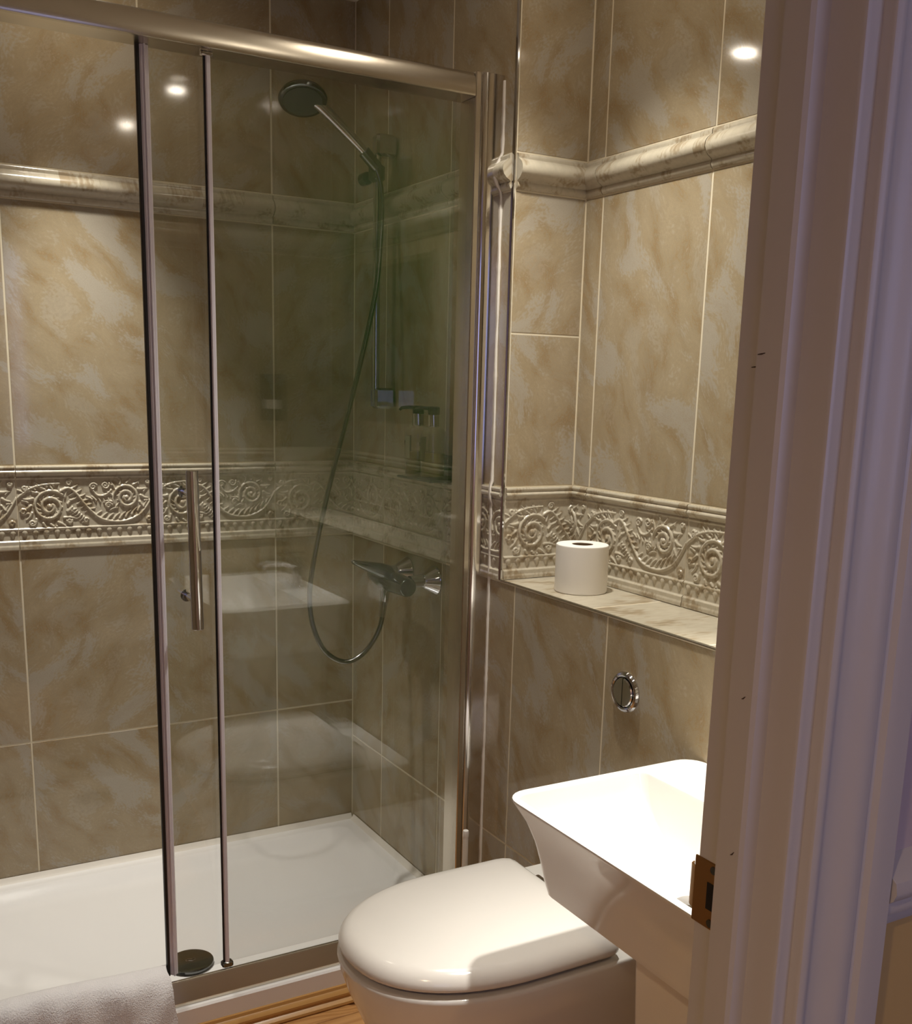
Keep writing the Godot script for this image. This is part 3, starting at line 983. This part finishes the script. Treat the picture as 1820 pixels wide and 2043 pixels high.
func build_shower_set() -> void:
	# riser rail on the tap wall
	var r := thing("shower_riser", "slim chrome riser rail fixed to the tiles in the shower corner", "riser rail", Vector3(0, 0, 0.245))
	geo("rail", Geo.new().tube([Vector3(-0.050, 1.325, 0), Vector3(-0.050, 1.960, 0)], 0.0095, 20), M.chrome, r)
	for y in [1.945, 1.335]:
		geo("bracket", Geo.new().box(Vector3(-0.030, y, 0), Vector3(0.056, 0.052, 0.036), 0.006), M.chrome, r)
	var sl := Geo.new()
	sl.box(Vector3(-0.052, 1.880, 0), Vector3(0.034, 0.046, 0.038), 0.008)
	geo("slider", sl, M.chrome_dark, r)
	var kn := Geo.new().lathe([[0.0, 0.0], [0.014, 0.0], [0.016, 0.004], [0.016, 0.026], [0.012, 0.030], [0.0, 0.030]], 20)
	var ko := geo("slider_knob", kn, M.chrome_dark, r)
	ko.transform = Transform3D(Basis(Vector3(1, 0, 0), -PI * 0.5), Vector3(-0.062, 1.872, -0.030))
	# hand shower in the slider
	var hs := thing("hand_shower", "chrome hand shower with a round head in the riser holder", "shower head")
	var hp := smooth_path([Vector3(-0.066, 1.896, 0.262), Vector3(-0.100, 1.928, 0.262), Vector3(-0.150, 1.968, 0.262), Vector3(-0.198, 2.003, 0.262), Vector3(-0.222, 2.018, 0.262)], 20)
	var hr := []
	for k in hp.size():
		hr.append(lerpf(0.0095, 0.0135, smoothstep(0.0, 0.6, k / 20.0)))
	geo("handle", Geo.new().tube(hp, hr, 20), M.chrome, hs, 50.0)
	geo("cuff", Geo.new().tube([Vector3(-0.060, 1.890, 0.262), Vector3(-0.094, 1.922, 0.262)], [0.0145, 0.0155], 20), M.chrome_dark, hs)
	var hd := Geo.new().lathe([[0.0, 0.026], [0.020, 0.024], [0.044, 0.014], [0.055, 0.004], [0.0575, -0.003], [0.055, -0.008], [0.050, -0.0095], [0.0, -0.0095]], 40)
	var ho := geo("head", hd, M.chrome_dark, hs)
	var ny := -(Vector3(0, -cos(0.47), 0) + Vector3(-0.30, 0, 0.95) * sin(0.47)).normalized()
	var nx := Vector3(1, 0, 0).slide(ny).normalized()
	var tilt := Basis(nx, ny, nx.cross(ny))
	ho.transform = Transform3D(tilt, Vector3(-0.252, 2.020, 0.262))
	var fc := Geo.new().lathe([[0.0, -0.0098], [0.046, -0.0098], [0.046, -0.0110], [0.0, -0.0118]], 36)
	var fo := geo("spray_plate", fc, mat(c8(96, 100, 96), 0.35), hs)
	fo.transform = ho.transform
	# hose
	var path := smooth_path([Vector3(-0.066, 1.893, 0.262), Vector3(-0.050, 1.850, 0.264), Vector3(-0.047, 1.792, 0.266), Vector3(-0.053, 1.719, 0.273), Vector3(-0.072, 1.597, 0.289), Vector3(-0.119, 1.426, 0.306), Vector3(-0.173, 1.254, 0.322),
		Vector3(-0.227, 1.084, 0.339), Vector3(-0.266, 0.938, 0.355), Vector3(-0.283, 0.854, 0.371), Vector3(-0.281, 0.782, 0.388), Vector3(-0.255, 0.719, 0.404), Vector3(-0.206, 0.690, 0.414), Vector3(-0.156, 0.710, 0.418), Vector3(-0.116, 0.768, 0.420), Vector3(-0.104, 0.836, 0.420)], 170)
	var ho2 := thing("shower_hose", "long silver shower hose looping from hand shower to mixer valve", "hose")
	geo("hose", Geo.new().tube(path, 0.0062, 14), M.hose, ho2, 60.0)
	geo("hose_nut", Geo.new().tube([Vector3(-0.110, 0.798, 0.420), Vector3(-0.104, 0.840, 0.420)], [0.0085, 0.0105], 16), M.chrome, ho2)
	# bar mixer valve
	var mx := thing("shower_mixer", "chrome single-lever shower mixer with two cone wall flanges", "mixer valve", Vector3(0, 0.897, 0))
	for z in [0.345, 0.495]:
		var fl := Geo.new().lathe([[0.0, 0.0], [0.0365, 0.0], [0.0372, 0.003], [0.0350, 0.007], [0.0190, 0.032], [0.0165, 0.040], [0.0155, 0.070], [0.0, 0.070]], 36)
		var o := geo("wall_flange", fl, M.chrome, mx)
		o.transform = Transform3D(Basis(Vector3(0, 0, 1), PI * 0.5), Vector3(-0.0005, 0.0, z))
	var bd := Geo.new().tube([Vector3(-0.082, -0.008, 0.312), Vector3(-0.083, -0.008, 0.316), Vector3(-0.084, -0.008, 0.345), Vector3(-0.086, -0.008, 0.385), Vector3(-0.087, -0.009, 0.425), Vector3(-0.086, -0.009, 0.470), Vector3(-0.085, -0.010, 0.512), Vector3(-0.085, -0.010, 0.517)], [0.0150, 0.0190, 0.0225, 0.0260, 0.0275, 0.0260, 0.0235, 0.0205], 28)
	geo("valve_body", bd, M.chrome_dark, mx, 50.0)
	var lv := []
	for e in [[-0.084, 0.008, 0.026, 0.024], [-0.104, 0.015, 0.0255, 0.0230], [-0.128, 0.023, 0.0230, 0.0190], [-0.152, 0.031, 0.0205, 0.0145], [-0.172, 0.038, 0.0185, 0.0105], [-0.184, 0.042, 0.0160, 0.0080], [-0.190, 0.044, 0.0105, 0.0050], [-0.192, 0.0445, 0.004, 0.0020]]:
		var ring := []
		for k in 24:
			var a := TAU * k / 24
			ring.append(Vector3(e[0] - sin(a) * e[3] * 0.25, e[1] + sin(a) * e[3], 0.420 + cos(a) * e[2]))
		lv.append(ring)
	geo("lever", Geo.new().loft(lv), M.chrome_dark, mx, 50.0)
	geo("outlet", Geo.new().tube([Vector3(-0.094, -0.020, 0.425), Vector3(-0.103, -0.034, 0.423), Vector3(-0.104, -0.058, 0.420)], [0.0135, 0.0125, 0.0115], 20), M.chrome, mx, 50.0)


func pump_bottle(at: Vector3, label: String, word: String, paper: Material) -> void:
	var t := thing("soap_dispenser", label, "soap dispenser", at, "pump bottles on the shower wall")
	t.rotation.y = -0.55
	t.scale = Vector3(1.12, 1.0, 1.12)
	geo("bottle", Geo.new().lathe([[0.024, 0.0], [0.0265, 0.002], [0.0270, 0.008], [0.0270, 0.098], [0.0255, 0.108], [0.020, 0.115], [0.0125, 0.118], [0.0115, 0.122], [0.0, 0.122]], 32), M.bottle, t)
	geo("liquid", Geo.new().lathe([[0.0, 0.004], [0.0245, 0.004], [0.0250, 0.010], [0.0250, 0.058], [0.0, 0.058]], 28), M.liquid, t)
	var lb := Geo.new()
	var r0 := []
	var r1 := []
	for k in 13:
		var a := PI - 0.95 + 1.9 * k / 12.0
		r0.append(Vector3(cos(a) * 0.0274, 0.040, sin(a) * 0.0274))
		r1.append(Vector3(cos(a) * 0.0274, 0.094, sin(a) * 0.0274))
	for k in range(12, -1, -1):
		var a := PI - 0.95 + 1.9 * k / 12.0
		r0.append(Vector3(cos(a) * 0.0270, 0.040, sin(a) * 0.0270))
		r1.append(Vector3(cos(a) * 0.0270, 0.094, sin(a) * 0.0270))
	lb.loft([r0, r1], false, false)
	geo("paper_label", lb, paper, t)
	var tm := TextMesh.new()
	tm.text = word
	tm.font_size = 12
	tm.pixel_size = 0.0010
	tm.depth = 0.0004
	var fnt := SystemFont.new()
	fnt.font_names = PackedStringArray(["Droid Serif"])
	tm.font = fnt
	var lt := obj("lettering", tm, M.ink, t)
	lt.transform = Transform3D(Basis(Vector3.UP, -PI * 0.5), Vector3(-0.0278, 0.078, 0))
	geo("collar", Geo.new().lathe([[0.0105, 0.118], [0.0118, 0.120], [0.0118, 0.148], [0.0, 0.149]], 24), M.chrome, t)
	var p := Geo.new().lathe([[0.0, 0.146], [0.0120, 0.146], [0.0125, 0.149], [0.0125, 0.163], [0.0105, 0.165], [0.0, 0.165]], 24)
	p.tube([Vector3(0.0, 0.160, 0), Vector3(-0.020, 0.161, 0), Vector3(-0.036, 0.159, 0), Vector3(-0.040, 0.154, 0)], [0.0046, 0.0042, 0.0038, 0.0030], 12)
	geo("pump", p, M.black, t)


func build_bottles() -> void:
	pump_bottle(Vector3(-0.048, 1.157, 0.482), "pump bottle with a pale label, on the riser rail's side of its twin", "PV", M.label)
	pump_bottle(Vector3(-0.048, 1.157, 0.560), "pump bottle with a dark brown label, on the shower screen's side of its twin", "ENV", M.label_dark)
	var h := thing("bottle_holder", "slim metal wall holder under the two pump bottles", "bottle holder", Vector3(0, 1.149, 0.521))
	geo("shelf", Geo.new().box(Vector3(-0.041, 0.003, 0), Vector3(0.078, 0.006, 0.172), 0.002), M.chrome_dark, h)
	geo("back_plate", Geo.new().box(Vector3(-0.003, 0.030, 0), Vector3(0.0055, 0.060, 0.172), 0.001), M.chrome_dark, h)


# ---------------------------------------------------------------- sanitary ware
# D-shaped outline in the x-z plane: straight back at xb, nose towards -x
func dring(xb: float, xs: float, a: float, hw: float, y: float, zc := 1.254, p := 2.25) -> Array:
	var r := []
	for k in 33:
		var t := -PI * 0.5 + PI * k / 32.0
		var cx := pow(absf(cos(t)), 2.0 / p)
		var sz := signf(sin(t)) * pow(absf(sin(t)), 2.0 / p)
		r.append(Vector3(xs - a * cx, y, zc + hw * sz))
	var rc := minf(0.016, hw * 0.4)
	r.append(Vector3(xb - rc * 2, y, zc + hw))
	r.append(Vector3(xb - rc, y, zc + hw - rc * 0.12))
	r.append(Vector3(xb - rc * 0.3, y, zc + hw - rc * 0.5))
	r.append(Vector3(xb, y, zc + hw - rc * 1.3))
	r.append(Vector3(xb, y, zc + hw * 0.3))
	r.append(Vector3(xb, y, zc - hw * 0.3))
	r.append(Vector3(xb, y, zc - hw + rc * 1.3))
	r.append(Vector3(xb - rc * 0.3, y, zc - hw + rc * 0.5))
	r.append(Vector3(xb - rc, y, zc - hw + rc * 0.12))
	r.append(Vector3(xb - rc * 2, y, zc - hw))
	return r


func build_toilet() -> void:
	var t := thing("toilet", "white back-to-wall toilet with its rounded lid closed", "toilet")
	var pan := []
	for e in [[-0.004, -0.30, 0.17, 0.105, 0.0], [-0.004, -0.30, 0.175, 0.110, 0.03], [-0.004, -0.30, 0.190, 0.120, 0.14], [-0.004, -0.30, 0.222, 0.152, 0.25], [-0.004, -0.30, 0.252, 0.178, 0.32],
			[-0.004, -0.30, 0.266, 0.1910, 0.362], [-0.004, -0.30, 0.270, 0.1950, 0.381], [-0.006, -0.30, 0.2695, 0.1945, 0.3875], [-0.010, -0.30, 0.265, 0.1900, 0.3905]]:
		pan.append(dring(e[0], e[1], e[2], e[3], e[4]))
	geo("pan", Geo.new().loft(pan), M.ceramic, t, 60.0)
	var lid_gap := []
	for e in [[0.016, 0.3908], [0.012, 0.3925], [0.012, 0.3990], [0.016, 0.4005]]:
		lid_gap.append(dring(-0.127, -0.30, 0.262 - e[0], 0.188 - e[0], e[1]))
	geo("lid_gap", Geo.new().loft(lid_gap), M.seal, t, 60.0)  # black slab puts the shade between pan and lid into colour
	var lid := []
	for e in [[0.006, 0.4010], [0.001, 0.4030], [0.000, 0.4080], [0.0015, 0.4150], [0.006, 0.4230], [0.013, 0.4298], [0.024, 0.4350], [0.042, 0.4382], [0.075, 0.4400], [0.120, 0.4408]]:
		lid.append(dring(-0.127 - e[0] * 0.35, -0.30, 0.268 - e[0], 0.1935 - e[0], e[1]))
	geo("lid", Geo.new().loft(lid), M.plastic, t, 60.0)
	for z in [1.254 - 0.08, 1.254 + 0.08]:
		var h := geo("hinge", Geo.new().tube([Vector3(-0.112, 0.408, z - 0.022), Vector3(-0.112, 0.408, z + 0.022)], 0.011, 20), M.chrome, t)
		h.set_meta("label", "chrome hinge")
	# dual flush button on the boxed-in cistern
	var f := thing("flush_button", "round chrome dual flush button on the tiled cistern box", "flush button", Vector3(0, 0.813, 1.258))
	var bs := Transform3D(Basis(Vector3(0, 0, 1), PI * 0.5), Vector3.ZERO)
	var rg := geo("ring", Geo.new().lathe([[0.028, 0.0], [0.0385, 0.0], [0.0392, 0.003], [0.0370, 0.0075], [0.0330, 0.0090], [0.0300, 0.0078], [0.0290, 0.004], [0.028, 0.003]], 48), M.chrome, f)
	rg.transform = bs
	for s in [-1, 1]:
		var half := []
		var a0 := 0.10 if s > 0 else PI + 0.10
		var lo := []
		var hi := []
		var top := []
		for k in 25:
			var a: float = (-PI * 0.5 + 0.035 + (PI - 0.07) * k / 24.0) + (0.0 if s > 0 else PI) + PI * 0.5
			lo.append(Vector3(cos(a) * 0.0278, 0.001, sin(a) * 0.0278))
			hi.append(Vector3(cos(a) * 0.0278, 0.0085, sin(a) * 0.0278))
			top.append(Vector3(cos(a) * 0.0258, 0.0105, sin(a) * 0.0258))
		half = [lo, hi, top]
		var b := geo("button", Geo.new().loft(half), M.chrome, f)
		b.transform = bs
	# cardboard-cored roll on the ledge
	var r := thing("toilet_roll", "full white toilet roll standing on the tiled ledge", "toilet roll", Vector3(0.092, Y_FB + 0.0005, 0.974))
	geo("paper", Geo.new().lathe([[0.0225, 0.0], [0.0540, 0.0], [0.0556, 0.002], [0.0558, 0.098], [0.0545, 0.1005], [0.0225, 0.1005], [0.0225, 0.0]], 56), M.paper, r, 45.0)
	geo("core", Geo.new().lathe([[0.0212, 0.0], [0.0224, 0.0], [0.0224, 0.0995], [0.0212, 0.0995], [0.0212, 0.0]], 36), M.card, r)
	# toilet brush tucked behind the pan
	var b := thing("toilet_brush", "slim white toilet brush handle rising behind the toilet", "toilet brush", Vector3(-0.100, 0.0, 0.848))
	geo("holder", Geo.new().lathe([[0.046, 0.0], [0.048, 0.004], [0.045, 0.12], [0.038, 0.150], [0.010, 0.154], [0.0, 0.154]], 32), M.plastic, b)
	geo("handle", Geo.new().lathe([[0.0062, 0.150], [0.0066, 0.375], [0.0072, 0.378], [0.0072, 0.388], [0.006, 0.391], [0.0, 0.391]], 20), M.plastic, b)


# rounded rectangle in the x-z plane
func rrect(x0: float, x1: float, z0: float, z1: float, y: float, r: float, n := 7) -> Array:
	var o := []
	for c in [[x0 + r, z0 + r, PI], [x1 - r, z0 + r, 1.5 * PI], [x1 - r, z1 - r, 0.0], [x0 + r, z1 - r, 0.5 * PI]]:
		for k in n:
			var a: float = c[2] + PI * 0.5 * k / (n - 1)
			o.append(Vector3(c[0] + cos(a) * r, y, c[1] + sin(a) * r))
	return o


func build_basin() -> void:
	var t := thing("wash_basin", "large white rectangular wash basin with a flared thin rim", "basin")
	var rings := []
	# underside and flared outside, then over the thin rim and down the bowl
	for e in [[-0.330, -0.002, 1.520, 1.935, 0.5955, 0.03], [-0.350, -0.001, 1.499, 1.955, 0.600, 0.035], [-0.3545, -0.001, 1.494, 1.960, 0.620, 0.035], [-0.359, -0.001, 1.488, 1.966, 0.650, 0.035], [-0.3665, -0.001, 1.478, 1.976, 0.685, 0.036],
			[-0.377, -0.001, 1.466, 1.988, 0.715, 0.038], [-0.390, -0.001, 1.450, 2.004, 0.740, 0.040], [-0.3920, -0.001, 1.448, 2.006, 0.7445, 0.040], [-0.3915, -0.001, 1.4485, 2.0055, 0.7465, 0.040], [-0.389, -0.003, 1.451, 2.003, 0.7475, 0.038]]:
		rings.append(rrect(e[0], e[1], e[2], e[3], e[4], e[5]))
	# bowl mouth
	rings.append(rrect(-0.380, -0.127, 1.461, 1.993, 0.7472, 0.022))
	for e in [[-0.378, -0.1285, 1.464, 1.990, 0.7440, 0.021], [-0.374, -0.132, 1.472, 1.982, 0.726, 0.020], [-0.369, -0.136, 1.484, 1.970, 0.705, 0.020], [-0.363, -0.140, 1.506, 1.948, 0.682, 0.019], [-0.356, -0.145, 1.540, 1.914, 0.660, 0.018], [-0.347, -0.152, 1.588, 1.866, 0.643, 0.018], [-0.320, -0.160, 1.640, 1.814, 0.636, 0.016], [-0.27, -0.175, 1.680, 1.764, 0.6335, 0.012]]:
		rings.append(rrect(e[0], e[1], e[2], e[3], e[4], e[5]))
	var o := geo("bowl", Geo.new().loft(rings), M.ceramic, t, 50.0)
	o.set_meta("label", "white ceramic bowl")
	geo("waste", Geo.new().lathe([[0.0, 0.0], [0.031, 0.0], [0.032, 0.002], [0.027, 0.0048], [0.0, 0.0062]], 32), M.chrome, t).position = Vector3(-0.218, 0.6335, 1.706)
	# semi-pedestal below
	var p := thing("basin_pedestal", "plain white ceramic pedestal under the wash basin", "pedestal")
	var pr := []
	for e in [[-0.260, 1.652, 1.802, 0.0], [-0.262, 1.650, 1.804, 0.02], [-0.268, 1.645, 1.810, 0.40], [-0.275, 1.640, 1.815, 0.595]]:
		pr.append(rrect(e[0], -0.002, e[1], e[2], e[3], 0.012))
	geo("column", Geo.new().loft(pr), M.ceramic, p, 50.0)
	# mixer tap on the deck, seen mirrored in the shower glass
	var m := thing("basin_tap", "chrome basin mixer tap mirrored in the shower glass", "tap", Vector3(-0.062, 0.7475, 1.727))
	geo("body", Geo.new().lathe([[0.026, 0.0], [0.026, 0.006], [0.021, 0.010], [0.021, 0.090], [0.019, 0.096], [0.0, 0.098]], 32), M.chrome, m)
	geo("spout", Geo.new().tube([Vector3(0.0, 0.070, 0), Vector3(-0.050, 0.083, 0), Vector3(-0.100, 0.084, 0), Vector3(-0.118, 0.078, 0), Vector3(-0.122, 0.066, 0)], [0.016, 0.0145, 0.013, 0.0125, 0.012], 20), M.chrome, m, 50.0)
	geo("lever", Geo.new().box(Vector3(-0.030, 0.108, 0), Vector3(0.095, 0.010, 0.018), 0.004), M.chrome, m)


func build_extras() -> void:
	# mirror on the niche wall over the basin, visible only as a reflection in the shower glass
	var mi := thing("wall_mirror", "mirror, its dark reflection put into the tint, in a pale frame above the basin, seen in the shower glass", "mirror", Vector3(ND, 1.515, 1.545))
	geo("mirror_glass", Geo.new().box(Vector3(-0.010, 0, 0), Vector3(0.004, 0.39, 0.43)), M.mirror, mi)
	for s in [-1, 1]:
		geo("frame_side", Geo.new().box(Vector3(-0.008, 0, s * 0.222), Vector3(0.016, 0.43, 0.016), 0.002), M.satin, mi)
		geo("frame_side", Geo.new().box(Vector3(-0.008, s * 0.203, 0), Vector3(0.016, 0.016, 0.43), 0.002), M.satin, mi)
	var so := thing("shaver_socket", "dark metal shaver socket plate on the wall, mirrored in the glass", "socket", Vector3(-0.02, 1.32, DW0))
	geo("plate", Geo.new().box(Vector3(0, 0, -0.004), Vector3(0.090, 0.150, 0.008), 0.002), M.chrome_dark, so)
	geo("outlet", Geo.new().box(Vector3(0, -0.022, -0.009), Vector3(0.052, 0.030, 0.003), 0.001), M.plastic, so)
	# white bath mat thrown over the sill of the screen
	var m := thing("bath_mat", "white towelling bath mat draped over the shower sill", "bath mat")
	var nz := noise(31, 9.0, 3)
	var sec := [Vector2(0.655, 0.066), Vector2(0.668, 0.100), Vector2(0.679, 0.130), Vector2(0.694, 0.143), Vector2(0.712, 0.147), Vector2(0.730, 0.147), Vector2(0.748, 0.141), Vector2(0.762, 0.124), Vector2(0.770, 0.098), Vector2(0.779, 0.070), Vector2(0.787, 0.045), Vector2(0.800, 0.018), Vector2(0.812, 0.006)]
	var nx := 44
	var outer := []
	var inner := []
	for k in nx + 1:
		var x := -0.7455 - 0.70 * k / nx
		var ro := []
		var ri := []
		for q in sec.size():
			var s := float(q) / (sec.size() - 1)
			var wv := nz.get_noise_2d(x * 2.2, s * 0.35) * 0.010
			var edge := 0.006 * nz.get_noise_2d(s * 2.0, 40.0)
			var hgt: float = 0.016 * smoothstep(0.0, 0.35, float(k) / nx) * sin(PI * clampf((s - 0.1) / 0.7, 0, 1))
			var p := Vector3(x + (edge if k == 0 else 0.0), sec[q].y + wv * 0.5 + hgt + 0.004, sec[q].x + wv)
			var tq: Vector2 = (sec[mini(q + 1, sec.size() - 1)] - sec[maxi(q - 1, 0)]).normalized()
			var nn := Vector3(0, tq.x, -tq.y)
			if nn.y < 0 and q < 4:
				nn = -nn
			ro.append(p + nn * 0.0035)
			ri.append(p - nn * 0.0035)
		ri.reverse()
		ro.append_array(ri)
		outer.append(ro)
	geo("cloth", Geo.new().loft(outer), M.towel, m, 60.0)


func _ready() -> void:
	rng.seed = 20240
	# camera: phone at chest height in the hall, lens shifted as in the cropped frame
	var cam := Camera3D.new()
	cam.name = "camera"
	cam.projection = Camera3D.PROJECTION_FRUSTUM
	cam.near = 0.05
	cam.far = 50.0
	var f := 2100.57
	cam.size = 2043.0 / f * cam.near
	cam.frustum_offset = Vector2(0.0, (1213.0 - 1021.5) / f * cam.near)
	add_child(cam)
	cam.transform = Transform3D(Basis(Vector3(0.8701526, 0.0246002, 0.4921680), Vector3(0.0799901, 0.9784562, -0.1903289), Vector3(-0.4862470, 0.2049837, 0.8494384)), Vector3(-1.23258, 1.367, 2.75654))
	cam.current = true
	var we := WorldEnvironment.new()
	we.name = "world_environment"
	var e := Environment.new()
	e.background_mode = Environment.BG_COLOR
	e.background_color = Color(0.02, 0.022, 0.03)
	e.tonemap_mode = Environment.TONE_MAPPER_LINEAR
	e.tonemap_exposure = 1.3
	e.sdfgi_enabled = true
	e.ssao_enabled = true
	e.ssil_enabled = true
	we.environment = e
	add_child(we)
	# daylight of the landing window and of the added second pane, just in front
	for w in 2:
		var al := AreaLight3D.new()
		al.name = "window_light_%d" % (w + 1)
		al.light_color = Color(0.80, 0.81, 1.0)
		al.light_energy = [0.12, 0.33][w]
		al.area_size = Vector2(0.80, 1.15)
		al.area_range = 8.0
		al.shadow_enabled = true
		add_child(al)
		al.position = Vector3([-1.95, 0.05][w], 1.52, 4.28)
	make_materials()
	make_frieze()
	# warm lamp on the hall ceiling, out of the frame
	downlight(Vector3(-2.05, Y_CEIL, 3.05), 1.6, 70.0, "recessed hall ceiling lamp outside the bathroom", Color(1.0, 0.86, 0.66))
	# recessed lamps
	downlight(Vector3(-0.20, Y_CEIL, 1.74), 3.0, 20.5, "recessed ceiling lamp above the wash basin")
	downlight(Vector3(-0.17, Y_CEIL, 1.12), 1.45, 46.0, "recessed ceiling lamp above the toilet")
	downlight(Vector3(-0.75, Y_CEIL, 0.26), 2.4, 30.0, "recessed ceiling lamp above the shower tray")
	build_setting()
	build_doorway()
	build_tray()
	build_screen()
	build_shower_set()
	build_bottles()
	build_toilet()
	build_basin()
	build_extras()
